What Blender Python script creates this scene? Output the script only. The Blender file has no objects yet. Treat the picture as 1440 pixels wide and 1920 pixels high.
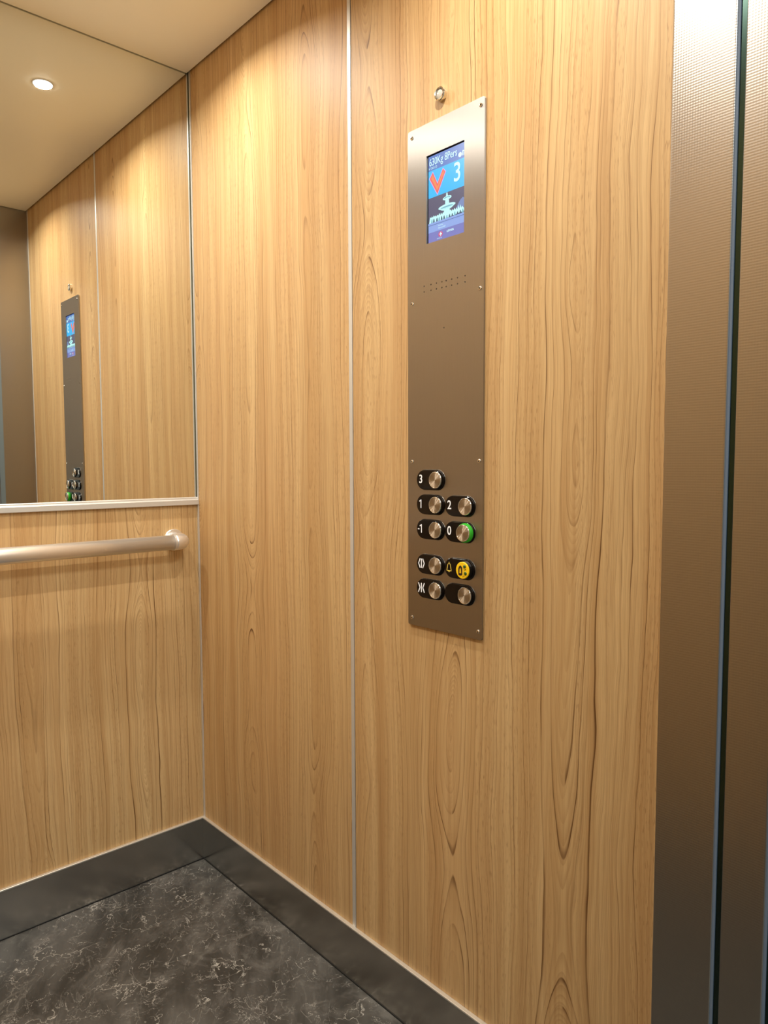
import bpy, bmesh, math, random
from mathutils import Vector, Matrix
random.seed(7)
scene = bpy.context.scene
COL = scene.collection

# ------------------------------------------------------------------ camera
def camera():
    cx, cy, cz = 1.7767, -0.9313, 1.0928
    yaw, pitch, roll, F = 0.83442, -0.06758, -0.00329, 1351.97
    f = Vector((-math.sin(yaw)*math.cos(pitch), math.cos(yaw)*math.cos(pitch), math.sin(pitch)))
    r = Vector((math.cos(yaw), math.sin(yaw), 0))
    u = r.cross(f)
    c, s = math.cos(roll), math.sin(roll)
    r, u = c*r+s*u, -s*r+c*u
    cd = bpy.data.cameras.new('camera'); o = bpy.data.objects.new('camera', cd); COL.objects.link(o)
    M = Matrix(((r.x, u.x, -f.x, cx), (r.y, u.y, -f.y, cy), (r.z, u.z, -f.z, cz), (0, 0, 0, 1)))
    o.matrix_world = M
    cd.sensor_width = 36; cd.sensor_height = 36; cd.sensor_fit = 'AUTO'
    cd.lens = F/1920*36; cd.clip_start = 0.01
    scene.camera = o
camera()
vs = scene.view_settings
vs.view_transform = 'Standard'; vs.look = 'None'; vs.gamma = 1.0; vs.use_curve_mapping = False
vs.exposure = 0.0

# ------------------------------------------------------------------ world and lights
H = 2.10          # cabin ceiling
L = 1.3677        # cabin depth (rear wall x=0, front wall x=L)
W = 1.10          # cabin width (right wall y=0, left wall y=-W)
w = bpy.data.worlds.new('world'); scene.world = w; w.use_nodes = True
w.node_tree.nodes['Background'].inputs[0].default_value = (0.80, 0.88, 1.0, 1)
w.node_tree.nodes['Background'].inputs[1].default_value = 0.05
LAMP_COL = (1.0, 0.95, 0.855)
LAMP_W = 5.35
LAMP_SPREAD = 152
LAMP_DISC = 40.0
LIGHTS = [(0.296, -0.266), (1.085, -0.266), (0.296, -0.834), (1.085, -0.834)]
def spot_light(x, y, parent):
    ld = bpy.data.lights.new('downlight_lamp', 'AREA'); ld.energy = LAMP_W; ld.color = LAMP_COL
    ld.shape = 'DISK'; ld.size = 0.043; ld.spread = math.radians(LAMP_SPREAD)
    o = bpy.data.objects.new('downlight_lamp', ld); COL.objects.link(o); o.parent = parent
    o.location = (0, 0, -0.0046)
def landing_light():
    ld = bpy.data.lights.new('landing_lamp', 'AREA'); ld.energy = 42; ld.color = (0.95, 1.0, 0.98)
    ld.shape = 'RECTANGLE'; ld.size = 0.5; ld.size_y = 1.2
    o = bpy.data.objects.new('landing_lamp', ld); COL.objects.link(o); o.location = (2.6, -0.6, 2.44)
landing_light()

# ------------------------------------------------------------------ node helpers
def srgb(r, g, b):
    f = lambda c: ((c/255+0.055)/1.055)**2.4 if c > 10 else c/255/12.92
    return (f(r), f(g), f(b), 1)
class N:
    def __init__(self, name):
        self.m = bpy.data.materials.new(name); self.m.use_nodes = True
        self.t = self.m.node_tree; self.b = self.t.nodes['Principled BSDF']; self.out = self.t.nodes['Material Output']
    def set(self, sock, v):
        if isinstance(v, bpy.types.NodeSocket): self.t.links.new(v, sock)
        else: sock.default_value = v
    def p(self, name, v): self.set(self.b.inputs[name], v)
    def node(self, typ, **kw):
        n = self.t.nodes.new(typ)
        for k, v in kw.items(): setattr(n, k, v)
        return n
    def math(self, op, a, b=0.0, c=None):
        n = self.node('ShaderNodeMath', operation=op)
        self.set(n.inputs[0], a); self.set(n.inputs[1], b)
        if c is not None: self.set(n.inputs[2], c)
        return n.outputs[0]
    def add(self, a, b): return self.math('ADD', a, b)
    def sub(self, a, b): return self.math('SUBTRACT', a, b)
    def mul(self, a, b): return self.math('MULTIPLY', a, b)
    def coords(self):
        s = self.node('ShaderNodeSeparateXYZ'); g = self.node('ShaderNodeNewGeometry')
        tc = self.node('ShaderNodeTexCoord')
        self.t.links.new(tc.outputs['Object'], s.inputs[0]); return s.outputs
    def vec(self, x, y, z):
        n = self.node('ShaderNodeCombineXYZ')
        for i, v in enumerate((x, y, z)): self.set(n.inputs[i], v)
        return n.outputs[0]
    def noise(self, v, scale=1.0, detail=2.0, rough=0.5, dist=0.0):
        n = self.node('ShaderNodeTexNoise'); self.set(n.inputs['Vector'], v)
        n.inputs['Scale'].default_value = scale; n.inputs['Detail'].default_value = detail
        n.inputs['Roughness'].default_value = rough; n.inputs['Distortion'].default_value = dist
        return n.outputs['Fac']
    def ss(self, v, a, b, lo=0.0, hi=1.0):
        n = self.node('ShaderNodeMapRange', interpolation_type='SMOOTHSTEP')
        self.set(n.inputs[0], v)
        for i, q in enumerate((a, b, lo, hi)): n.inputs[i+1].default_value = q
        return n.outputs[0]
    def mix(self, f, a, b, blend='MIX'):
        n = self.node('ShaderNodeMix', data_type='RGBA', blend_type=blend)
        self.set(n.inputs[0], f); self.set(n.inputs[6], a); self.set(n.inputs[7], b)
        return n.outputs[2]
    def bump(self, h, strength=0.1, dist=0.001):
        n = self.node('ShaderNodeBump'); n.inputs['Strength'].default_value = strength
        n.inputs['Distance'].default_value = dist; self.set(n.inputs['Height'], h)
        self.p('Normal', n.outputs[0])

def simple(name, col, metal=0.0, rough=0.5, **kw):
    n = N(name); n.p('Base Color', col); n.p('Metallic', metal); n.p('Roughness', rough)
    for k, v in kw.items(): n.p(k, v)
    return n.m
def emit(name, col, s):
    n = N(name); n.p('Base Color', (0.02, 0.02, 0.02, 1)); n.p('Roughness', 0.25)
    n.p('Emission Color', col); n.p('Emission Strength', s); return n.m

def wood(name, axis, heart, seed, flip=1.0, half=0.115):
    """vertical-grained walnut laminate: cathedral hearts every 2*half metres, straight lines between them"""
    n = N(name); c = n.coords()
    u = n.mul(c[axis], flip); v = c[2]
    # slow wander of the grain direction
    wnd = n.sub(n.noise(n.vec(n.mul(u, 4.0), n.mul(v, 0.9), seed), 1, 2, 0.5), 0.5)
    wnd2 = n.sub(n.noise(n.vec(n.mul(u, 16.0), n.mul(v, 3.2), seed+5), 1, 2, 0.55), 0.5)
    wnd3 = n.sub(n.noise(n.vec(n.mul(u, 48.0), n.mul(v, 11.0), seed+7), 1, 2, 0.5), 0.5)
    uw = n.add(u, n.add(n.mul(wnd, 0.055), n.add(n.mul(wnd2, 0.017), n.mul(wnd3, 0.0042))))
    uf = n.sub(n.math('PINGPONG', n.add(n.sub(uw, heart), 40*half), half), 0.0)
    av = n.sub(n.noise(n.vec(n.mul(u, 2.2), n.mul(v, 1.7), seed+11), 1, 1, 0.5), 0.5)
    av = n.mul(av, 0.21)
    R = n.math('SQRT', n.add(n.mul(uf, uf), n.mul(av, av)))
    # uneven ring spacing
    rs = n.noise(n.vec(n.mul(R, 22.0), seed+2, 0.0), 1, 1, 0.5)
    ph = n.add(n.mul(R, 128.0), n.mul(rs, 7.0))
    fr = n.math('FRACT', ph); idn = n.math('FLOOR', ph)
    wn = n.node('ShaderNodeTexWhiteNoise', noise_dimensions='2D')
    side = n.math('FLOOR', n.math('DIVIDE', n.add(n.sub(uw, heart), 40*half), half))
    n.set(wn.inputs['Vector'], n.vec(idn, side, 0.0))
    rnd = wn.outputs['Value']
    late = n.mul(n.ss(fr, 0.10, 0.97), n.ss(fr, 0.96, 1.0, 1.0, 0.0))
    thin = n.mul(n.ss(fr, 0.78, 0.955), n.ss(fr, 0.96, 1.0, 1.0, 0.0))
    strong = n.ss(rnd, 0.42, 0.92)
    lm = n.ss(n.noise(n.vec(n.mul(u, 26.0), n.mul(v, 2.6), seed+31), 1, 3, 0.6), 0.34, 0.64)
    far = n.ss(R, 0.004, 0.035)
    thin = n.mul(n.mul(thin, n.add(0.35, n.mul(far, 0.65))), n.mul(n.add(0.18, n.mul(strong, 0.80)), n.add(0.20, n.mul(lm, 0.90))))
    late = n.mul(late, n.add(0.4, n.mul(far, 0.6)))
    # secondary fine lines
    ph2 = n.mul(n.add(R, n.mul(wnd2, 0.004)), 520.0)
    fine = n.ss(n.math('FRACT', ph2), 0.25, 1.0)
    fm = n.ss(n.noise(n.vec(n.mul(u, 24.0), n.mul(v, 1.0), seed+41), 1, 2), 0.36, 0.62)
    fine = n.mul(fine, fm)
    tone = n.noise(n.vec(n.mul(uw, 22.0), n.mul(v, 0.40), seed+51), 1, 3, 0.6)
    tone2 = n.noise(n.vec(n.mul(uw, 6.0), n.mul(v, 0.7), seed+61), 1, 1, 0.5)
    streak = n.noise(n.vec(n.mul(uw, 150.0), n.mul(v, 1.6), seed+81), 1, 4, 0.65)
    fib = n.noise(n.vec(n.mul(uw, 620.0), n.mul(v, 16.0), seed), 1, 3, 0.6)
    pore = n.noise(n.vec(n.mul(uw, 700.0), n.mul(v, 60.0), seed+3), 1, 1, 0.5)
    porem = n.mul(n.ss(pore, 0.58, 0.74), n.ss(n.noise(n.vec(n.mul(u, 28.0), n.mul(v, 0.5), seed+71), 1, 1), 0.42, 0.60))
    col = n.mix(n.ss(tone, 0.28, 0.72), srgb(222, 184, 134), srgb(197, 154, 104))
    col = n.mix(n.mul(n.ss(tone2, 0.35, 0.8), 0.40), col, srgb(200, 148, 98))
    col = n.mix(n.mul(n.ss(streak, 0.42, 0.70), 0.42), col, srgb(170, 124, 78))
    col = n.mix(n.mul(n.ss(streak, 0.42, 0.25), 0.25), col, srgb(232, 198, 150))
    col = n.mix(n.mul(late, n.add(0.08, n.mul(rnd, 0.20))), col, srgb(162, 114, 66))
    col = n.mix(n.mul(fine, 0.30), col, srgb(152, 106, 60))
    col = n.mix(thin, col, srgb(100, 62, 30))
    col = n.mix(n.mul(porem, 0.45), col, srgb(128, 86, 48))
    col = n.mix(n.mul(n.ss(fib, 0.3, 0.75), 0.22), col, srgb(152, 108, 66))
    col = n.mix(1.0, col, (1.0, 1.09, 1.10, 1), 'MULTIPLY')
    n.p('Base Color', col); n.p('Roughness', 0.50)
    n.p('Specular IOR Level', 0.30)
    hgt = n.sub(n.mul(fib, 0.5), n.add(n.mul(porem, 0.5), n.mul(thin, 0.25)))
    n.bump(hgt, 0.12, 0.0006)
    return n.m

def steel_brushed(name, col, rough=0.3, aniso=0.75, rot=0.0, axis=0):
    n = N(name); c = n.coords()
    s = n.noise(n.vec(n.mul(c[0], 1400.0), n.mul(c[1], 1400.0), n.mul(c[2], 14.0)), 1, 2, 0.6)
    n.p('Base Color', n.mix(n.mul(n.ss(s, 0.3, 0.7), 0.10), col, (col[0]*0.7, col[1]*0.7, col[2]*0.7, 1)))
    n.p('Metallic', 1.0); n.p('Roughness', rough)
    n.p('Anisotropic', aniso); n.p('Anisotropic Rotation', rot)
    tg = n.node('ShaderNodeTangent', direction_type='UV_MAP'); n.p('Tangent', tg.outputs[0])
    return n.m

def steel_linen(name, col, rough=0.28):
    """stainless with the embossed linen weave (tiny staggered dimples)"""
    n = N(name); c = n.coords()
    u = n.mul(n.add(c[0], c[1]), 1/0.0030); v = n.mul(c[2], 1/0.0030)
    a = n.math('SINE', n.mul(n.add(u, n.mul(v, 1.0)), math.pi)); b = n.math('SINE', n.mul(n.sub(n.mul(u, 1.0), n.mul(v, 1.0)), math.pi))
    h = n.mul(n.mul(a, b), n.add(0.8, n.mul(n.noise(n.vec(u, v, 0.0), 0.8, 1), 0.4)))
    n.p('Base Color', col); n.p('Metallic', 1.0); n.p('Roughness', rough)
    n.bump(h, 0.075, 0.0006)
    return n.m

def marble(name):
    n = N(name); c = n.coords(); x, y = c[0], c[1]
    P = n.vec(x, y, 0.0)
    def vor(scale, off, dist, dscale):
        d1 = n.sub(n.noise(n.vec(x, y, off), dscale, 4, 0.6), 0.5); d2 = n.sub(n.noise(n.vec(x, y, off+9.3), dscale, 4, 0.6), 0.5)
        vv = n.node('ShaderNodeTexVoronoi', feature='DISTANCE_TO_EDGE'); vv.inputs['Scale'].default_value = scale
        n.set(vv.inputs['Vector'], n.vec(n.add(x, n.mul(d1, dist)), n.add(y, n.mul(d2, dist)), off)); return vv.outputs['Distance']
    base = n.mix(n.ss(n.noise(n.vec(n.mul(n.add(x, n.mul(y, -0.5)), 1.0), n.mul(n.add(y, n.mul(x, 0.6)), 3.2), 1.0), 3.0, 5, 0.6, 0.4), 0.32, 0.68), srgb(46, 45, 42), srgb(84, 82, 78))
    fogm = n.ss(n.noise(P, 7.0, 5, 0.65, 1.2), 0.50, 0.75)
    base = n.mix(n.mul(fogm, 0.32), base, srgb(150, 146, 140))
    def vein(col0, scale, off, dist, dscale, wd, mscale, m0, m1, s, col):
        e = vor(scale, off, dist, dscale)
        ln = n.ss(e, 0.0, wd, 1.0, 0.0)
        mk = n.ss(n.noise(n.vec(x, y, off+3.0), mscale, 3, 0.6), m0, m1)
        return n.mix(n.mul(n.mul(ln, mk), s), col0, col)
    base = vein(base, 4.5, 0.0, 0.22, 6.0, 0.050, 6.0, 0.46, 0.66, 0.28, srgb(140, 136, 128))
    base = vein(base, 8.5, 2.0, 0.15, 12.0, 0.011, 10.0, 0.50, 0.60, 0.72, srgb(186, 182, 172))
    base = vein(base, 17.0, 4.0, 0.11, 22.0, 0.013, 15.0, 0.50, 0.59, 0.72, srgb(196, 192, 182))
    base = vein(base, 31.0, 7.0, 0.07, 32.0, 0.017, 20.0, 0.56, 0.64, 0.62, srgb(180, 176, 167))
    base = vein(base, 24.0, 12.0, 0.12, 28.0, 0.015, 12.0, 0.56, 0.66, 0.60, srgb(172, 168, 160))
    def contour(c0, sx, sy, sc, off, eps, m0, m1, s_, col):
        q = n.vec(n.mul(n.add(x, n.mul(y, -0.5)), sx), n.mul(n.add(y, n.mul(x, 0.6)), sy), off)
        e = n.math('ABSOLUTE', n.sub(n.noise(q, sc, 5, 0.55, 0.6), 0.5))
        mk = n.ss(n.noise(n.vec(x, y, off+5.0), 11.0, 3, 0.6), m0, m1)
        return n.mix(n.mul(n.mul(n.ss(e, 0.0, eps, 1.0, 0.0), mk), s_), c0, col)
    base = contour(base, 1.0, 2.6, 5.0, 20.0, 0.020, 0.42, 0.66, 0.30, srgb(140, 136, 128))
    base = contour(base, 1.0, 2.0, 9.0, 24.0, 0.006, 0.47, 0.60, 0.60, srgb(176, 172, 164))
    base = contour(base, 1.6, 1.0, 14.0, 28.0, 0.006, 0.50, 0.60, 0.60, srgb(184, 180, 172))
    blob = n.mul(n.ss(n.noise(P, 34.0, 3, 0.65, 1.0), 0.66, 0.74), n.ss(n.noise(n.vec(x, y, 4.4), 7.0, 2), 0.52, 0.62))
    base = n.mix(n.mul(blob, 0.8), base, srgb(205, 202, 194))
    grain = n.noise(P, 700.0, 2, 0.6)
    base = n.mix(n.mul(grain, 0.25), base, srgb(60, 58, 56))
    n.p('Base Color', base); n.p('Roughness', 0.42); n.p('Specular IOR Level', 0.4)
    n.bump(grain, 0.05, 0.0005)
    return n.m

M = {}
M['wood_r'] = wood('walnut_laminate_right', 0, 1.172, 3.0, 1.0, 0.118)
M['wood_m'] = wood('walnut_laminate_middle', 0, 0.515, 17.0, 1.0, 0.125)
M['wood_b'] = wood('walnut_laminate_rear', 1, -0.16, 29.0, 1.0, 0.13)
M['wood_l'] = wood('walnut_laminate_left', 0, 0.4, 41.0, 1.0, 0.13)
M['marble'] = marble('black_marble_vinyl')
M['ceil'] = simple('cream_ceiling_steel', srgb(246, 241, 224), 0.0, 0.38)
M['dark'] = simple('black_cavity', (0.006, 0.006, 0.006, 1), 0, 0.7)
M['skirt'] = simple('stainless_skirting', (0.52, 0.50, 0.465, 1), 1.0, 0.22)
M['alu'] = simple('satin_aluminium', (0.66, 0.64, 0.60, 1), 0.45, 0.42)
M['alu_lip'] = simple('bright_aluminium_lip', (0.80, 0.77, 0.70, 1), 0.7, 0.38)
M['rail'] = simple('satin_stainless_rail', (0.88, 0.87, 0.85, 1), 0.80, 0.31)
M['plate'] = steel_brushed('brushed_stainless_plate', (0.45, 0.422, 0.392, 1), 0.38, 0.97, 0.0)
M['linen'] = steel_linen('linen_stainless', (0.38, 0.358, 0.327, 1), 0.29)
M['lip'] = simple('edge_blue_reflection', srgb(100, 116, 136), 0.0, 0.6)  # bluish reflection of the landing light put into a matt colour
M['mirror'] = simple('mirror_silver', (0.86, 0.88, 0.85, 1), 1.0, 0.0)
M['glass_edge'] = simple('mirror_glass_edge', srgb(96, 96, 78), 0.0, 0.2)
M['black'] = simple('black_gloss_plastic', (0.004, 0.003, 0.003, 1), 0, 0.10, **{'Specular IOR Level': 0.35})
M['curtain'] = simple('dark_green_glass_strip', (0.003, 0.004, 0.004, 1), 0, 0.20, **{'Specular IOR Level': 0.7, 'Specular Tint': (0.55, 1.0, 0.82, 1)})
M['rubber'] = simple('black_rubber', (0.01, 0.01, 0.01, 1), 0, 0.55)
M['chrome'] = simple('chrome', (0.86, 0.84, 0.80, 1), 1.0, 0.10)
M['white'] = simple('white_print_glow', (0.85, 0.85, 0.85, 1), 0, 0.5, **{'Emission Color': (1, 1, 1, 1), 'Emission Strength': 0.12})  # white print with a faint glow added
M['yellow'] = simple('yellow_plastic', srgb(250, 205, 20), 0, 0.4)
M['yellow_print'] = simple('pale_yellow_print', srgb(235, 205, 90), 0, 0.5)
M['green_dot'] = simple('dark_green_plastic', srgb(40, 85, 15), 0, 0.35)
M['brownprint'] = simple('brown_black_print', srgb(40, 15, 8), 0, 0.5)
M['green'] = simple('lit_green_collar', srgb(45, 165, 38), 0, 0.35, **{'Emission Color': srgb(40, 200, 30), 'Emission Strength': 0.07})
M['lens'] = simple('clear_lens', (0.55, 0.52, 0.46, 1), 0.0, 0.05)
M['landing_wall'] = simple('landing_plaster', srgb(168, 170, 166), 0, 0.8)
M['landing_floor'] = simple('landing_tile', srgb(120, 118, 112), 0, 0.5)
M['lamp'] = emit('lamp_diffuser', LAMP_COL+(1,), LAMP_DISC)
def disc_metal():
    n = N('spun_stainless'); 
    tc = n.node('ShaderNodeTexCoord'); s = n.node('ShaderNodeSeparateXYZ'); n.t.links.new(tc.outputs['Object'], s.inputs[0])
    ang = n.math('ARCTAN2', s.outputs[2], s.outputs[0])
    st = n.noise(n.vec(n.mul(ang, 9.0), 0.0, 0.0), 1, 3, 0.7)
    n.p('Base Color', (0.52, 0.45, 0.36, 1)); n.p('Metallic', 1.0)
    n.p('Roughness', n.ss(st, 0.35, 0.65, 0.38, 0.46)); n.p('Anisotropic', 1.0); n.p('Anisotropic Rotation', 0.25)
    tg = n.node('ShaderNodeTangent', direction_type='RADIAL', axis='Y'); n.p('Tangent', tg.outputs[0])
    n.bump(n.noise(n.vec(n.mul(ang, 9.0), 3.0, 0.0), 1, 3, 0.7), 0.16, 0.001)
    return n.m
M['spun'] = disc_metal()

# ------------------------------------------------------------------ mesh helpers
def obj(name, bm, mat, parent=None, loc=None, smooth=False, kind=None, label=None):
    me = bpy.data.meshes.new(name)
    uv = bm.loops.layers.uv.verify()
    bm.normal_update()
    for f in bm.faces:
        nx, ny, nz = abs(f.normal.x), abs(f.normal.y), abs(f.normal.z)
        for l in f.loops:
            c = l.vert.co
            l[uv].uv = (c.x, c.z) if ny >= nx and ny >= nz else ((c.y, c.z) if nx >= nz else (c.x, c.y))
        f.smooth = smooth
    bm.to_mesh(me); bm.free()
    for m in (mat if isinstance(mat, (list, tuple)) else [mat]): me.materials.append(m)
    o = bpy.data.objects.new(name, me); COL.objects.link(o)
    if parent: o.parent = parent
    if loc: o.location = loc
    if kind: o['kind'] = kind
    if label: o['label'] = label
    return o
def thing(name, label, cat, loc=(0, 0, 0), group=None):
    o = bpy.data.objects.new(name, None); COL.objects.link(o); o.location = loc
    o.empty_display_size = 0.05
    o['label'] = label; o['category'] = cat
    if group: o['group'] = group
    return o
def box(bm, x0, x1, y0, y1, z0, z1, bev=0.0, seg=2, mi=0):
    b = bmesh.new()
    vs_ = [b.verts.new((x, y, z)) for x in (x0, x1) for y in (y0, y1) for z in (z0, z1)]
    for q in ((0, 1, 3, 2), (4, 6, 7, 5), (0, 4, 5, 1), (2, 3, 7, 6), (0, 2, 6, 4), (1, 5, 7, 3)):
        b.faces.new([vs_[i] for i in q])
    bmesh.ops.recalc_face_normals(b, faces=b.faces)
    if bev: bmesh.ops.bevel(b, geom=b.edges[:], offset=bev, segments=seg, profile=0.6, affect='EDGES')
    for f in b.faces: f.material_index = mi
    t = bpy.data.meshes.new('t'); b.to_mesh(t); b.free(); bm.from_mesh(t); bpy.data.meshes.remove(t)
    return bm
def B(*a, **k): return box(bmesh.new(), *a, **k)
def lathe_y(bm, prof, seg=40, cx=0, cz=0, mi=0):
    """prof: list of (radius, y); revolved about the axis (cx, *, cz) parallel to Y"""
    rings = []
    for r, y in prof:
        if r < 1e-6: rings.append([bm.verts.new((cx, y, cz))])
        else: rings.append([bm.verts.new((cx+r*math.cos(2*math.pi*i/seg), y, cz+r*math.sin(2*math.pi*i/seg))) for i in range(seg)])
    fs = []
    for a, b in zip(rings, rings[1:]):
        for i in range(seg):
            j = (i+1) % seg
            if len(a) == 1 and len(b) == 1: continue
            if len(a) == 1: fs.append(bm.faces.new((a[0], b[j], b[i])))
            elif len(b) == 1: fs.append(bm.faces.new((a[i], a[j], b[0])))
            else: fs.append(bm.faces.new((a[i], a[j], b[j], b[i])))
    for f in fs: f.material_index = mi
    bmesh.ops.recalc_face_normals(bm, faces=fs)
    return bm
def tube(bm, pts, rad, seg=28, caps=True):
    pts = [Vector(p) for p in pts]; rad = rad if isinstance(rad, list) else [rad]*len(pts)
    rings = []; prev = None
    for i, p in enumerate(pts):
        t = (pts[min(i+1, len(pts)-1)]-pts[max(i-1, 0)]).normalized()
        a = t.cross(Vector((0, 0, 1)))
        if a.length < 1e-3: a = Vector((1, 0, 0))
        a.normalize(); b = t.cross(a)
        rings.append([bm.verts.new(p+rad[i]*(math.cos(2*math.pi*k/seg)*a+math.sin(2*math.pi*k/seg)*b)) for k in range(seg)])
    fs = []
    for a, b in zip(rings, rings[1:]):
        for k in range(seg): fs.append(bm.faces.new((a[k], a[(k+1) % seg], b[(k+1) % seg], b[k])))
    if caps: fs += [bm.faces.new(rings[0]), bm.faces.new(rings[-1])]
    bmesh.ops.recalc_face_normals(bm, faces=fs); return bm
def prism_y(bm, poly, y0, y1):
    """poly of (x, z) points extruded along Y"""
    a = [bm.verts.new((x, y0, z)) for x, z in poly]; b = [bm.verts.new((x, y1, z)) for x, z in poly]
    n = len(poly)
    fs = [bm.faces.new(a), bm.faces.new(b[::-1])]+[bm.faces.new((a[i], a[(i+1) % n], b[(i+1) % n], b[i])) for i in range(n)]
    bmesh.ops.recalc_face_normals(bm, faces=fs); return bm
def capsule_pts(w_, h_, n=18):
    r = h_/2; s = w_/2-r; P = []
    for i in range(n+1):
        a = -math.pi/2+math.pi*i/n; P.append((s+r*math.cos(a), r*math.sin(a)))
    for i in range(n+1):
        a = math.pi/2+math.pi*i/n; P.append((-s+r*math.cos(a), r*math.sin(a)))
    return P
def loft_y(bm, loops):
    """loops: list of (pts(x,z), y) of equal length, last one capped"""
    R = [[bm.verts.new((x, y, z)) for x, z in P] for P, y in loops]; n = len(R[0]); fs = []
    for a, b in zip(R, R[1:]):
        for i in range(n): fs.append(bm.faces.new((a[i], a[(i+1) % n], b[(i+1) % n], b[i])))
    fs += [bm.faces.new(R[0]), bm.faces.new(R[-1])]
    bmesh.ops.recalc_face_normals(bm, faces=fs); return bm
def curve_shape(loops, ext, bev=0.0):
    """filled 2D outline with holes, lying in XZ facing -Y; returns bmesh"""
    cu = bpy.data.curves.new('c', 'CURVE'); cu.dimensions = '2D'; cu.fill_mode = 'BOTH'
    cu.extrude = ext; cu.bevel_depth = bev; cu.bevel_resolution = 1
    for P in loops:
        s = cu.splines.new('POLY'); s.points.add(len(P)-1); s.use_cyclic_u = True
        for i, (x, z) in enumerate(P): s.points[i].co = (x, z, 0, 1)
    return from_curve(cu)
def from_curve(cu):
    o = bpy.data.objects.new('tmp', cu); COL.objects.link(o)
    dg = bpy.context.evaluated_depsgraph_get(); dg.update()
    me = bpy.data.meshes.new_from_object(o.evaluated_get(dg))
    bpy.data.objects.remove(o); bpy.data.curves.remove(cu)
    me.transform(Matrix.Rotation(math.radians(90), 4, 'X'))
    bm = bmesh.new(); bm.from_mesh(me); bpy.data.meshes.remove(me)
    bmesh.ops.recalc_face_normals(bm, faces=bm.faces)
    for f in bm.faces: f.material_index = 0
    return bm
def text_bm(s, height, ext=0.0001, bold=0.0, sx=1.0, align='CENTER', spacing=1.0):
    cu = bpy.data.curves.new('t', 'FONT'); cu.body = s; cu.size = height/0.70; cu.align_x = align; cu.align_y = 'CENTER'
    cu.extrude = ext; cu.offset = bold; cu.space_character = spacing
    bm = from_curve(cu)
    if sx != 1.0: bmesh.ops.scale(bm, vec=(sx, 1, 1), verts=bm.verts)
    return bm
def rounded_rect(x0, x1, z0, z1, r, n=6):
    P = []
    for cx_, cz_, a0 in ((x1-r, z0+r, -90), (x1-r, z1-r, 0), (x0+r, z1-r, 90), (x0+r, z0+r, 180)):
        for i in range(n+1):
            a = math.radians(a0+90*i/n); P.append((cx_+r*math.cos(a), cz_+r*math.sin(a)))
    return P
def circle(cx_, cz_, r, n=16): return [(cx_+r*math.cos(2*math.pi*i/n), cz_+r*math.sin(2*math.pi*i/n)) for i in range(n)]

# ------------------------------------------------------------------ the cabin shell
SK = 0.1185      # skirting top
SEAM = 0.6520
obj('floor', B(-0.0, L+0.20, -W, 0.0, -0.03, 0.0), M['marble'], kind='structure')
# right wall: dark backing carrying two laminate panels
wr = obj('wall_right', B(-0.06, L+0.0705, 0.006, 0.04, 0.0, 2.2), M['dark'], kind='structure')
obj('wood_panel', B(0.0088, SEAM-0.0055, 0.0, 0.006, SK, 2.2, bev=0.0006), M['wood_m'], wr)
obj('wood_panel', B(SEAM+0.0066, L-0.0064, 0.0, 0.006, SK, 2.2, bev=0.0006), M['wood_r'], wr)
# rear wall below the mirror, dark backing above
wb = obj('wall_back', B(-0.05, -0.008, -W, 0.0, 0.0, 2.2), M['dark'], kind='structure')
obj('wood_panel', B(-0.008, 0.0, -W+0.003, -0.001, SK, 0.986, bev=0.0006), M['wood_b'], wb)
# left wall (behind the camera's left, seen only in reflections)
wl = obj('wall_left', B(-0.06, L+0.0705, -W-0.04, -W-0.006, 0.0, 2.2), M['dark'], kind='structure')
obj('wood_panel', B(0.0095, SEAM-0.0055, -W-0.006, -W, SK, 2.2, bev=0.0006), M['wood_l'], wl)
obj('wood_panel', B(SEAM+0.0055, L-0.0005, -W-0.006, -W, SK, 2.2, bev=0.0006), M['wood_l'], wl)
# front wall: linen steel returns either side of the doorway and the header over it
wf = obj('wall_front', B(L, L+0.0706, -0.1169, -0.0005, 0.0, 2.2, bev=0.0014, seg=3), M['linen'], kind='structure')
obj('return_post', B(L, L+0.0706, -W+0.0005, -1.0300, 0.0, 2.2, bev=0.0014, seg=3), M['linen'], wf)
obj('header', B(L, L+0.0706, -1.0300, -0.1169, 2.02, 2.2, bev=0.0014), M['linen'], wf)
# ceiling: suspended satin sheet with an open joint all round and a dark cavity above
G = 0.006
obj('ceiling', B(0.0015, L-0.004, -W+G, -G, H, H+0.018, bev=0.001), M['ceil'], kind='structure')
obj('roof', B(-0.05, L+0.0705, -W-0.04, 0.04, 2.2, 2.23), M['dark'], kind='structure').name = 'ceiling_cavity'
# skirtings
def skirting(name, a):
    s = obj(name, B(*a[0]), M['skirt'], kind='structure')
    obj('aluminium_lip', B(*a[1], bev=0.0014, seg=3), M['alu_lip'], s)
    obj('black_joint', B(*a[2]), M['rubber'], s)
T = 0.0070; T2 = 0.0080
skirting('baseboard_right', ((0.0, L, -T, 0.006, 0.003, SK-0.003), (T2, L, -T2, 0.001, SK-0.0040, SK), (T, L, -T-0.0012, 0.0, 0.0, 0.003)))
skirting('baseboard_back', ((-0.008, T, -W, -T, 0.003, SK-0.003), (-0.002, T2, -W, -0.0, SK-0.0040, SK), (0.0, T+0.0012, -W, -T, 0.0, 0.003)))
skirting('baseboard_left', ((T, L, -W-0.006, -W+T, 0.003, SK-0.003), (T2, L, -W-0.001, -W+T2, SK-0.0040, SK), (T, L, -W, -W+T+0.0012, 0.0, 0.003)))
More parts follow.
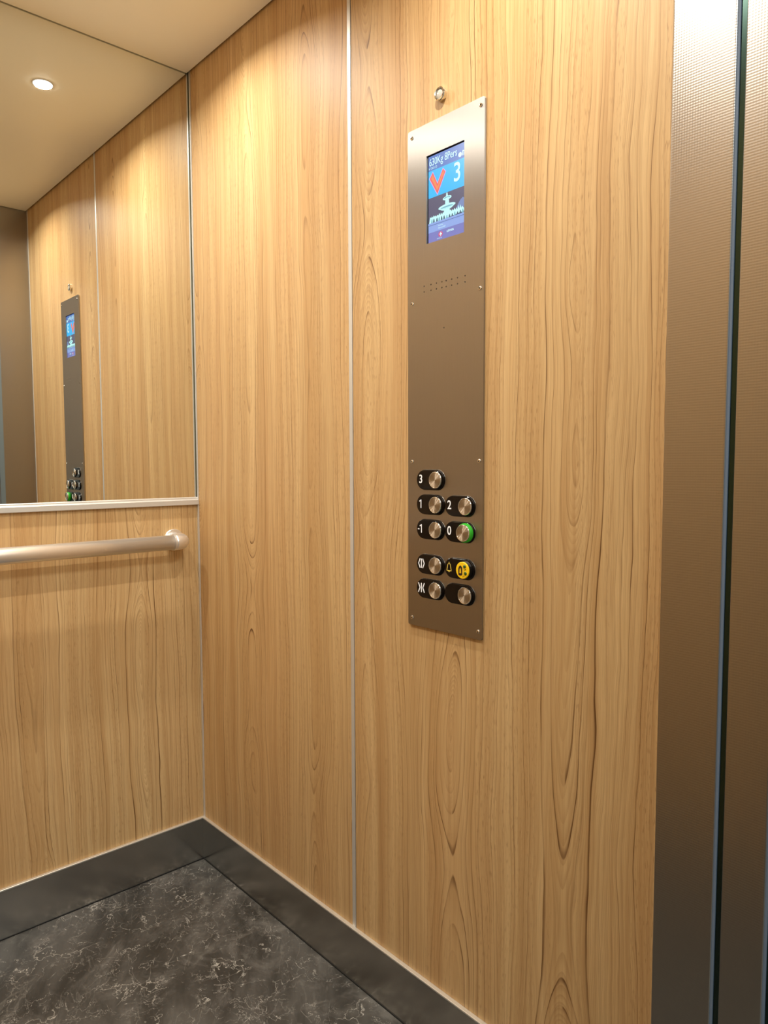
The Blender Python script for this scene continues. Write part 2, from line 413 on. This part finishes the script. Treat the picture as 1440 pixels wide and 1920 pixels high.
# aluminium strips
obj('trim_1', B(SEAM-0.0053, SEAM+0.0045, -0.0004, 0.006, SK, 2.2, bev=0.0004), M['alu'], kind='structure')
tr2 = obj('trim_2', B(0.0024, 0.0084, -0.0016, 0.006, SK, 2.2, bev=0.0005), M['alu'], kind='structure')
obj('lower_strip', B(0.0001, 0.0030, -0.0013, 0.006, SK, 0.984, bev=0.0003), M['alu'], tr2)
obj('trim_6', B(L-0.0062, L-0.0002, -0.0014, 0.006, SK, 2.2, bev=0.0004), M['alu'], kind='structure')
obj('trim_3', B(SEAM-0.0055, SEAM+0.0055, -W-0.006, -W+0.0005, SK, 2.2, bev=0.0004), M['alu'], kind='structure')

# landing seen only through reflections and the door joints
lf = obj('landing_floor', B(L+0.20, 3.6, -2.2, 1.2, -0.03, 0.0), M['landing_floor'], kind='structure')
for nm, a in (('wall_landing_far', (3.6, 3.64, -2.2, 1.2, 0, 2.5)), ('wall_landing_side', (1.72, 3.6, 1.2, 1.24, 0, 2.5)),
              ('wall_landing_end', (1.72, 3.6, -2.24, -2.2, 0, 2.5)),
              ('wall_landing_near', (1.56, 1.72, -0.1169, 1.24, 0, 2.5)), ('wall_landing_return', (1.56, 1.72, -2.24, -1.03, 0, 2.5)),
              ('wall_landing_header', (1.56, 1.72, -1.03, -0.1169, 2.05, 2.5))):
    obj(nm, B(*a), M['landing_wall'], kind='structure')
obj('ceiling_landing', B(1.56, 3.64, -2.24, 1.24, 2.5, 2.54), M['landing_wall'], kind='structure')

# ------------------------------------------------------------------ retracted sliding doors and joints
def door(name, x0, x1, y_side, sgn):
    ya, yb = (y_side, y_side+0.34) if sgn > 0 else (y_side-0.34, y_side)
    d = obj(name, B(x0, x1, ya, yb, 0.004, 2.06, bev=0.0014, seg=3), M['linen'], kind='structure')
    return d
d1 = door('door_1', 1.4483, 1.4945, -0.1169, 1)
d2 = door('door_2', 1.5070, 1.5520, -0.1169, 1)
# folded edges coloured with the landing's bluish reflection and black seals in the joints
for dd, x in ((wf, L+0.0706), (d1, 1.4945)):
    obj('folded_edge', B(x-0.0008, x+0.0032, -0.1160, -0.1075, 0.004, 2.05), M['lip'], dd)
s1 = obj('trim_4', B(L+0.0739, 1.4480, -0.1140, -0.09, 0.0, 2.06), M['curtain'], kind='structure')
s2 = obj('trim_5', B(1.4979, 1.5067, -0.1140, -0.09, 0.0, 2.06), M['curtain'], kind='structure')

# ------------------------------------------------------------------ mirror
mir = thing('wall_mirror', 'large wall mirror above the handrail, reflecting the wooden wall and control panel', 'mirror', (0, -W/2, 1.004))
def rel(bm, t): bmesh.ops.translate(bm, vec=-Vector(t.location), verts=bm.verts); return bm
obj('mirror_glass', rel(B(-0.006, -0.0015, -W+0.004, -0.0025, 0.998, 2.2), mir), M['mirror'], mir)
fp = [(-0.004, 0.9835), (0.0085, 0.9835), (0.0095, 0.9845), (0.0095, 0.9960), (0.0080, 0.9975), (0.0045, 0.9980), (0.0040, 0.9995), (0.0040, 1.0020), (0.0030, 1.0035), (-0.0010, 1.0040), (-0.004, 1.0040)]
obj('bottom_rail', rel(prism_y(bmesh.new(), fp, -W+0.002, -0.0015), mir), M['alu'], mir)
obj('side_edge', rel(B(-0.0060, -0.0005, -0.0025, -0.0004, 1.0040, 2.19), mir), M['glass_edge'], mir)

# ------------------------------------------------------------------ handrail
RX, RZ, RR = 0.060, 0.8930, 0.0188
hr = thing('handrail', 'round satin metal handrail fixed to the rear wall under the mirror', 'handrail', (0, -0.55, RZ))
obj('rail_tube', rel(tube(bmesh.new(), [(RX, -0.098, RZ), (RX, -1.002, RZ)], RR, 48), hr), M['rail'], hr, smooth=True)
def elbow(s):     # s=+1 at the right-hand end, -1 at the left-hand end
    yc = -0.55+s*0.55; d = -s
    R = 0.023; pts = [(RX, yc+d*0.100, RZ), (RX, yc+d*(0.071+R), RZ)]; rad = [0.0200, 0.0203]
    for i in range(1, 13):
        a = math.pi/2*i/12
        pts.append((RX-R+R*math.cos(a), yc+d*(0.071+R-R*math.sin(a)), RZ)); rad.append(0.0203)
    pts.append((0.003, yc+d*0.071, RZ)); rad.append(0.0198)
    e = obj('elbow_bracket', rel(tube(bmesh.new(), pts, rad, 36), hr), M['rail'], hr, smooth=True)
    bm = bmesh.new(); prof = [(0.0, 0.0002), (0.0285, 0.0002), (0.0285, 0.003), (0.0270, 0.0050), (0.021, 0.0056), (0.0, 0.0056)]
    lathe_y(bm, prof, 40); bmesh.ops.rotate(bm, matrix=Matrix.Rotation(math.radians(-90), 3, 'Z'), verts=bm.verts)
    bmesh.ops.translate(bm, vec=(0, yc+d*0.071, RZ), verts=bm.verts)
    obj('wall_flange', rel(bm, hr), M['rail'], e)
    c = bmesh.new(); tube(c, [(RX, yc+d*0.0985, RZ), (RX, yc+d*0.1015, RZ)], 0.0206, 36)
    obj('collar', rel(c, hr), M['rail'], e, smooth=False)
elbow(1); elbow(-1)
for o in hr.children:
    if o.name.startswith(('rail_tube', 'elbow')):
        for p in o.data.polygons: p.use_smooth = len(p.vertices) == 4

# ------------------------------------------------------------------ control panel
PX0, PX1, PZ0, PZ1, PY = 0.8206, 0.9983, 0.7934, 1.6813, -0.0042
cp = thing('control_panel', 'tall brushed steel lift control panel with a screen and black buttons on the wood wall', 'control panel', (0.90945, 0.0, PZ0))
HX = [0.8646, 0.8812, 0.8946, 0.9076, 0.9175, 0.9303, 0.9436, 0.9605]
HX = [x-0.0029 for x in HX]
SX0, SX1, SZ0, SZ1 = 0.8668, 0.9548, 1.4768, 1.6263
loops = [rounded_rect(PX0, PX1, PZ0, PZ1, 0.004), [(SX0, SZ0), (SX1, SZ0), (SX1, SZ1), (SX0, SZ1)]]
for x in HX: loops += [circle(x, 1.4050, 0.00135, 12), circle(x, 1.3950, 0.00135, 12)]
loops.append(circle(0.9097, 1.3262, 0.0013, 12))
pb = curve_shape(loops, 0.0018, 0.0)
bmesh.ops.translate(pb, vec=(0, PY+0.0018, 0), verts=pb.verts)
obj('face_plate', rel(pb, cp), M['plate'], cp)
obj('back_box', rel(B(PX0+0.004, PX1-0.004, -0.0006, 0.0, PZ0+0.004, PZ1-0.004), cp), M['black'], cp)
# hex screws
scr = [(0.8316, 1.6680), (0.9906, 1.6688), (0.8318, 1.3786), (0.9905, 1.3788), (0.8315, 1.0953), (0.9908, 1.0958), (0.8315, 0.8072), (0.9905, 0.8074)]
for x, z in scr:
    bm = bmesh.new()
    lathe_y(bm, [(0.0, PY+0.0006), (0.0031, PY+0.0006), (0.0034, PY-0.0004), (0.0028, PY-0.0015), (0.0014, PY-0.0018), (0.0013, PY-0.0006), (0.0, PY-0.0006)], 20)
    bm.faces.ensure_lookup_table()
    for f in bm.faces:
        if f.calc_center_median().y > PY-0.0013 and (Vector((f.calc_center_median().x, 0, f.calc_center_median().z))).length < 0.0013: f.material_index = 1
    bmesh.ops.translate(bm, vec=(x, 0, z), verts=bm.verts)
    obj('screw', rel(bm, cp), [M['chrome'], M['brownprint']], cp)

# --- screen
SW, SH = SX1-SX0, SZ1-SZ0
def E_(name, c, s=1.0): return emit(name, srgb(*c), s)
EM = {'frame': simple('screen_black', (0.004, 0.005, 0.012, 1), 0, 0.15), 'head': E_('screen_header', (78, 122, 205), 0.9), 'cyan': E_('screen_cyan', (22, 186, 255), 1.0),
      'sky': E_('screen_night', (84, 84, 116), 0.9), 'lav': E_('screen_lavender', (142, 172, 236), 0.95), 'vio': E_('screen_violet', (122, 128, 204), 0.9),
      'line': E_('screen_line', (60, 92, 160), 0.9), 'water': E_('screen_water', (196, 255, 255), 1.0), 'water2': E_('screen_water_shade', (120, 190, 210), 0.9),
      'txt': E_('screen_text', (212, 255, 255), 1.0), 'or': E_('screen_orange', (240, 140, 80), 1.0), 'red': E_('screen_red', (238, 96, 92), 1.0), 'pink': E_('screen_pink', (214, 168, 232), 1.0),
      'logo': E_('screen_logo', (214, 70, 130), 1.0), 'dk': E_('screen_dark', (58, 100, 138), 0.7), 'haze': E_('screen_haze', (118, 142, 196), 0.9)}
ek = list(EM); mats = [EM[k] for k in ek]
YS = -0.0012
def sp(a, b): return (SX0+a*SW, SZ1-b*SH)      # a: 0..1 across, b: 0..1 down
def poly(bm, P, mat, lay):
    vsx = [bm.verts.new((sp(a, b)[0], YS-0.00006*lay, sp(a, b)[1])) for a, b in P]
    f = bm.faces.new(vsx); f.normal_update()
    if f.normal.y > 0: f.normal_flip()
    f.material_index = ek.index(mat); return f
def rect(bm, a0, a1, b0, b1, mat, lay): return poly(bm, [(a0, b0), (a1, b0), (a1, b1), (a0, b1)], mat, lay)
sb = bmesh.new()
box(sb, SX0-0.001, SX1+0.001, YS, -0.0004, SZ0-0.001, SZ1+0.001, mi=0)
rect(sb, 0.03, 0.995, 0.012, 0.178, 'head', 1)
rect(sb, 0.03, 0.995, 0.178, 0.485, 'cyan', 1)
rect(sb, 0.03, 0.995, 0.485, 0.800, 'sky', 1)
rect(sb, 0.03, 0.995, 0.800, 0.880, 'lav', 1)
rect(sb, 0.03, 0.995, 0.880, 0.995, 'vio', 1)
scrn = obj('screen', rel(sb, cp), mats, cp, label='lit colour display with blue header and fountain picture')
# fountain picture
fb = bmesh.new()
def ell(cx_, cy_, rx, ry, n=28, a0=0, a1=360): return [(cx_+rx*math.cos(math.radians(a0+(a1-a0)*i/n)), cy_+ry*math.sin(math.radians(a0+(a1-a0)*i/n))) for i in range(n+(0 if a1-a0 == 360 else 1))]
rr = random.Random(3)
poly(fb, [(0.72, 0.73), (0.78, 0.69), (0.83, 0.65), (0.88, 0.62), (0.94, 0.60), (0.99, 0.62), (0.99, 0.73)], 'haze', 2)
poly(fb, ell(0.535, 0.548, 0.115, 0.022), 'water', 4); poly(fb, ell(0.535, 0.545, 0.08, 0.012), 'water2', 5)
poly(fb, [(0.515, 0.49), (0.545, 0.49), (0.56, 0.54), (0.50, 0.54)], 'water', 5)
poly(fb, [(0.49, 0.545), (0.58, 0.545), (0.59, 0.62), (0.60, 0.64), (0.47, 0.64), (0.485, 0.62)], 'water', 6)
poly(fb, ell(0.53, 0.640, 0.225, 0.028), 'water', 7); poly(fb, ell(0.53, 0.648, 0.165, 0.014), 'water2', 8)
poly(fb, ell(0.53, 0.650, 0.175, 0.032, 20, 0, 180), 'water', 8)
poly(fb, [(0.46, 0.67), (0.60, 0.67), (0.625, 0.72), (0.44, 0.72)], 'water', 8)
top = [(0.04, 0.79), (0.06, 0.76)]
x = 0.08
while x < 0.97:
    top.append((x, 0.702-0.014*rr.random()-(0.022 if 0.8 < x < 0.9 else 0))); x += 0.028
    top.append((x, 0.712+0.006*rr.random())); x += 0.022
poly(fb, top+[(0.99, 0.735), (0.99, 0.755), (0.04, 0.792)], 'water', 9)
for i in range(13):
    x = 0.10+0.068*i+rr.random()*0.02; h0 = 0.735+0.012*rr.random()
    poly(fb, [(x, h0), (x+0.022, h0-0.01), (x+0.038, 0.772), (x-0.012, 0.776)], 'dk' if i % 3 else 'water2', 10)
rect(fb, 0.03, 0.995, 0.774, 0.797, 'lav', 11)
rect(fb, 0.03, 0.995, 0.797, 0.801, 'line', 12)
obj('fountain_picture', rel(fb, cp), mats, scrn, label='white fountain with two basins on a night background')
# arrow
ab = bmesh.new()
A0 = [(0.045, 0.262), (0.150, 0.192), (0.275, 0.335), (0.42, 0.192), (0.505, 0.245), (0.275, 0.478)]
def grow(P, k):
    cx_ = sum(p[0] for p in P)/len(P); cy_ = sum(p[1] for p in P)/len(P); return [(cx_+(a-cx_)*k, cy_+(b-cy_)*k) for a, b in P]
def arrow(bm, P, mat, lay):
    poly(bm, [P[0], P[1], P[2], P[5]], mat, lay); poly(bm, [P[2], P[3], P[4], P[5]], mat, lay)
arrow(ab, A0, 'pink', 2)
arrow(ab, [(0.065, 0.263), (0.150, 0.205), (0.275, 0.350), (0.420, 0.206), (0.485, 0.247), (0.275, 0.462)], 'red', 3)
arrow(ab, [(0.110, 0.266), (0.150, 0.232), (0.275, 0.382), (0.425, 0.232), (0.447, 0.252), (0.275, 0.425)], 'or', 4)
obj('down_arrow', rel(ab, cp), mats, scrn, label='orange arrow pointing down with red and pink outline')
def stext(s, a, b, h, mat, sx=1.0, align='LEFT', bold=0.0, name='display_text'):
    bm = text_bm(s, h*SH, 0.00002, bold, sx, align)
    X, Z = sp(a, b); bmesh.ops.translate(bm, vec=(X, YS-0.0007, Z), verts=bm.verts)
    return obj(name, rel(bm, cp), EM[mat], scrn)
stext('630Kg 8Pers', 0.055, 0.088, 0.083, 'txt', 0.72, bold=0.00006)
stext('N°243173', 0.045, 0.155, 0.026, 'txt', 0.86)
stext('3', 0.80, 0.315, 0.205, 'txt', 0.86, 'CENTER', 0.0004, 'floor_number')
stext('Fontaine fleur', 0.30, 0.825, 0.016, 'txt', 0.62)
stext('Dans la CLASSE 7', 0.30, 0.855, 0.016, 'txt', 0.72)
stext('LERNER', 0.53, 0.922, 0.022, 'txt', 1.0, bold=0.0001)
stext('ASCEN. IO', 0.27, 0.972, 0.012, 'txt', 0.95)
lg = bmesh.new()
poly(lg, ell(0.36, 0.928, 0.058, 0.030, 28), 'logo', 2)
poly(lg, [(0.375, 0.900), (0.372, 0.921), (0.405, 0.922), (0.355, 0.955), (0.350, 0.953), (0.358, 0.932), (0.322, 0.932)], 'txt', 3)
obj('logo', rel(lg, cp), mats, scrn, label='round red logo with a white lightning mark')
sy = bmesh.new()
poly(sy, ell(0.865, 0.130, 0.045, 0.026), 'txt', 2)
for P in ([(0.925, 0.095), (0.945, 0.095), (0.945, 0.15), (0.925, 0.15)], [(0.945, 0.095), (0.985, 0.105), (0.985, 0.112), (0.945, 0.103)], [(0.965, 0.112), (0.985, 0.112), (0.985, 0.150), (0.965, 0.150)]): poly(sy, P, 'txt', 3)
obj('status_icons', rel(sy, cp), mats, scrn)

# --- buttons
BW, BH = 0.0665, 0.0350
C0, C1 = 0.8803, 0.9500
def glyph(kind):
    """returns (bmesh, material key) centred on 0,0 in XZ"""
    def stroke(segs, wd):
        bm = bmesh.new()
        for P in segs:
            for (x0, z0), (x1, z1) in zip(P, P[1:]):
                d = Vector((x1-x0, 0, z1-z0)); l = d.length; d.normalize(); nrm = Vector((-d.z, 0, d.x))*wd/2
                a, b = Vector((x0, 0, z0))-d*wd*0.35, Vector((x1, 0, z1))+d*wd*0.35
                vv = [bm.verts.new(q) for q in (a-nrm, b-nrm, b+nrm, a+nrm)]
                r = bmesh.ops.extrude_face_region(bm, geom=[bm.faces.new(vv)])
                bmesh.ops.translate(bm, vec=(0, -0.0002, 0), verts=[g for g in r['geom'] if isinstance(g, bmesh.types.BMVert)])
        bmesh.ops.recalc_face_normals(bm, faces=bm.faces); return bm
    if kind == 'open':
        return stroke([[(-0.0035, 0.0078), (-0.0072, 0.0), (-0.0035, -0.0078)], [(0, 0.0078), (0, -0.0078)], [(0.0035, 0.0078), (0.0072, 0.0), (0.0035, -0.0078)]], 0.0021), 'white', 'open_symbol'
    if kind == 'close':
        return stroke([[(-0.0072, 0.0080), (-0.0036, 0.0), (-0.0072, -0.0080)], [(0, 0.0078), (0, -0.0078)], [(0.0072, 0.0080), (0.0036, 0.0), (0.0072, -0.0080)]], 0.0021), 'white', 'close_symbol'
    if kind == 'bell':
        return stroke([[(0, 0.0088), (0, 0.0068)], [(0, 0.0068), (-0.0030, 0.0048), (-0.0052, -0.0062), (0.0052, -0.0062), (0.0030, 0.0048), (0, 0.0068)], [(-0.0010, -0.0078), (0.0010, -0.0078)]], 0.0013), 'yellow_print', 'bell_symbol'
    if kind == '1':
        return stroke([[(-0.0030, 0.0046), (0.0006, 0.0070), (0.0006, -0.0070)]], 0.0019), 'white', 'numeral'
    if kind == '-1':
        return stroke([[(-0.0008, 0.0046), (0.0028, 0.0070), (0.0028, -0.0070)], [(-0.0055, -0.0010), (-0.0030, -0.0010)]], 0.0019), 'white', 'numeral'
    return text_bm(kind, 0.0150, 0.0001, 0.0002, 0.92), 'white', 'numeral'
def button(kind, cx_, cz_, label, mode='normal'):
    dep = -0.0085
    bm = loft_y(bmesh.new(), [(capsule_pts(BW+0.0015, BH+0.0015), PY+0.0002), (capsule_pts(BW+0.0012, BH+0.0012), PY-0.0008), (capsule_pts(BW, BH), PY-0.0010), (capsule_pts(BW, BH), dep+0.0012), (capsule_pts(BW-0.0005, BH-0.0005), dep+0.0004), (capsule_pts(BW-0.0018, BH-0.0018), dep)])
    hs = obj('button', bm, M['black'], cp, loc=Vector((cx_, 0, cz_))-Vector(cp.location), label=label)
    for p in hs.data.polygons: p.use_smooth = False
    # thin bright rim standing in for the lamp glint on the housing's black bevel
    rimb = loft_y(bmesh.new(), [(capsule_pts(BW+0.0018, BH+0.0018), PY+0.0001), (capsule_pts(BW+0.0010, BH+0.0010), PY-0.0006)])
    obj('rim', rimb, M['plate'], hs)
    dx = BW/2-BH/2
    out = -0.0125 if mode == 'normal' else -0.0175
    R = 0.0145
    if mode == 'green':
        c = lathe_y(bmesh.new(), [(0.0165, dep+0.0002), (0.0165, dep-0.0045), (0.0155, out+0.0022), (0.0, out+0.0022)], 48)
        obj('lit_collar', c, M['green'], hs, loc=(dx, 0, 0), smooth=False, label='green glowing collar')
    else:
        c = lathe_y(bmesh.new(), [(0.0160, dep+0.0002), (0.0160, dep-0.0012), (0.0150, out+0.0022), (0.0, out+0.0022)], 48)
        obj('collar', c, M['black'], hs, loc=(dx, 0, 0))
    if mode == 'yellow':
        d = lathe_y(bmesh.new(), [(0.0, out), (R-0.0008, out), (R, out+0.0006), (R, out+0.0024), (0.0, out+0.0024)], 48)
        dd = obj('disc', d, M['yellow'], hs, loc=(dx, 0, 0), label='yellow disc with a raised bell outline')
        bl = curve_shape([[(-0.0085, -0.0078), (-0.0045, -0.0092), (0.0002, -0.0080), (0.0002, 0.0030), (-0.0010, 0.0062), (-0.0040, 0.0082), (-0.0070, 0.0062), (-0.0085, 0.0030)],
                          [(-0.0064, -0.0052), (-0.0022, -0.0052), (-0.0026, 0.0022), (-0.0043, 0.0046), (-0.0060, 0.0022)]], 0.0002)
        b2 = bl
        for cx2, cz2, r2 in ((0.0052, 0.0070, 0.0030), (0.0072, -0.0046, 0.0031)):
            t_ = bmesh.new(); lathe_y(t_, [(0.0, -0.0012), (r2*0.7, -0.0010), (r2, 0.0), (r2, 0.0004)], 20, cx2, cz2, 1)
            mt = bpy.data.meshes.new('t'); t_.to_mesh(mt); t_.free(); b2.from_mesh(mt); bpy.data.meshes.remove(mt)
        for cx2, cz2 in ((0.0062, 0.0015), (0.0040, -0.0090), (0.0018, -0.0105), (0.0075, 0.0025)):
            t_ = bmesh.new(); lathe_y(t_, [(0.0, -0.0006), (0.0006, -0.0004), (0.0007, 0.0004)], 10, cx2, cz2, 0)
            mt = bpy.data.meshes.new('t'); t_.to_mesh(mt); t_.free(); b2.from_mesh(mt); bpy.data.meshes.remove(mt)
        box(b2, 0.0018, 0.0024, -0.0002, 0.0002, -0.0070, 0.0085, mi=2)
        bmesh.ops.translate(b2, vec=(dx, out-0.0002, 0), verts=b2.verts)
        obj('raised_bell', b2, [M['brownprint'], M['green_dot'], M['yellow_print']], hs)
    else:
        d = lathe_y(bmesh.new(), [(0.0, out+0.00028), (0.0006, out+0.0001), (0.0010, out), (R-0.0016, out), (R-0.0013, out+0.0003)], 64)
        obj('disc', d, M['spun'], hs, loc=(dx, 0, 0), label='spun metal disc')
        r = lathe_y(bmesh.new(), [(R-0.0013, out+0.0003), (R-0.0010, out-0.0003), (R-0.0002, out-0.0001), (R+0.0002, out+0.0010), (R+0.0002, out+0.0024)], 64)
        obj('ring', r, M['chrome'], hs, loc=(dx, 0, 0), smooth=True, label='bright metal ring')
    if kind:
        g, mk, nm = glyph(kind)
        gx = -0.0225 if kind not in ('-1',) else -0.0235
        if kind in ('open', 'close'): gx = -0.0208
        obj(nm, g, M[mk], hs, loc=(gx, dep-0.0001, 0.0008))
Z5 = [1.0627, 1.0187, 0.9741, 0.9107, 0.8662]
button('3', C0, Z5[0], 'black button marked 3, topmost')
button('1', C0, Z5[1], 'black button marked 1')
button('2', C1, Z5[1], 'black button marked 2')
button('-1', C0, Z5[2], 'black button marked -1')
button('0', C1, Z5[2], 'black button marked 0 with a green lit collar', 'green')
button('open', C0, Z5[3], 'black door-open button')
button('bell', C1, Z5[3], 'black alarm button with a yellow disc and bell', 'yellow')
button('close', C0, Z5[4], 'black door-close button')
button(None, C1, Z5[4], 'black button without a mark')

# ------------------------------------------------------------------ round indicator above the panel
il = thing('indicator_light', 'small round metal emergency light with a clear lens above the control panel', 'light', (0.9005, 0.0, 1.7190))
bz = lathe_y(bmesh.new(), [(0.0116, 0.0), (0.0116, -0.0065), (0.0108, -0.0080), (0.0090, -0.0084), (0.0082, -0.0074), (0.0080, -0.0045)], 40)
obj('bezel', bz, M['chrome'], il, smooth=False)
ln = lathe_y(bmesh.new(), [(0.0080, -0.0040), (0.0076, -0.0062), (0.0050, -0.0074), (0.0, -0.0078)], 32)
obj('lens', ln, M['lens'], il, smooth=True)

# ------------------------------------------------------------------ ceiling downlights
names = ['beside the mirror, on the control panel side', 'beside the doorway, on the control panel side', 'beside the mirror, on the side away from the control panel', 'beside the doorway, on the side away from the control panel']
for (x, y), nm in zip(LIGHTS, names):
    t = thing('ceiling_spotlight', 'small round bright ceiling spotlight '+nm, 'ceiling light', (x, y, H), group='spotlights in the cabin ceiling')
    bm = lathe_y(bmesh.new(), [(0.0, -0.0040), (0.0215, -0.0035), (0.0235, -0.0015), (0.0235, 0.0)], 40)
    bmesh.ops.rotate(bm, matrix=Matrix.Rotation(math.radians(90), 3, 'X'), verts=bm.verts)
    obj('diffuser', bm, M['lamp'], t, smooth=True)
    bm = lathe_y(bmesh.new(), [(0.0235, 0.0), (0.0235, -0.0022), (0.0262, -0.0018), (0.0270, 0.0)], 40)
    bmesh.ops.rotate(bm, matrix=Matrix.Rotation(math.radians(90), 3, 'X'), verts=bm.verts)
    obj('trim_ring', bm, M['alu'], t, smooth=False)
    spot_light(x, y, t)
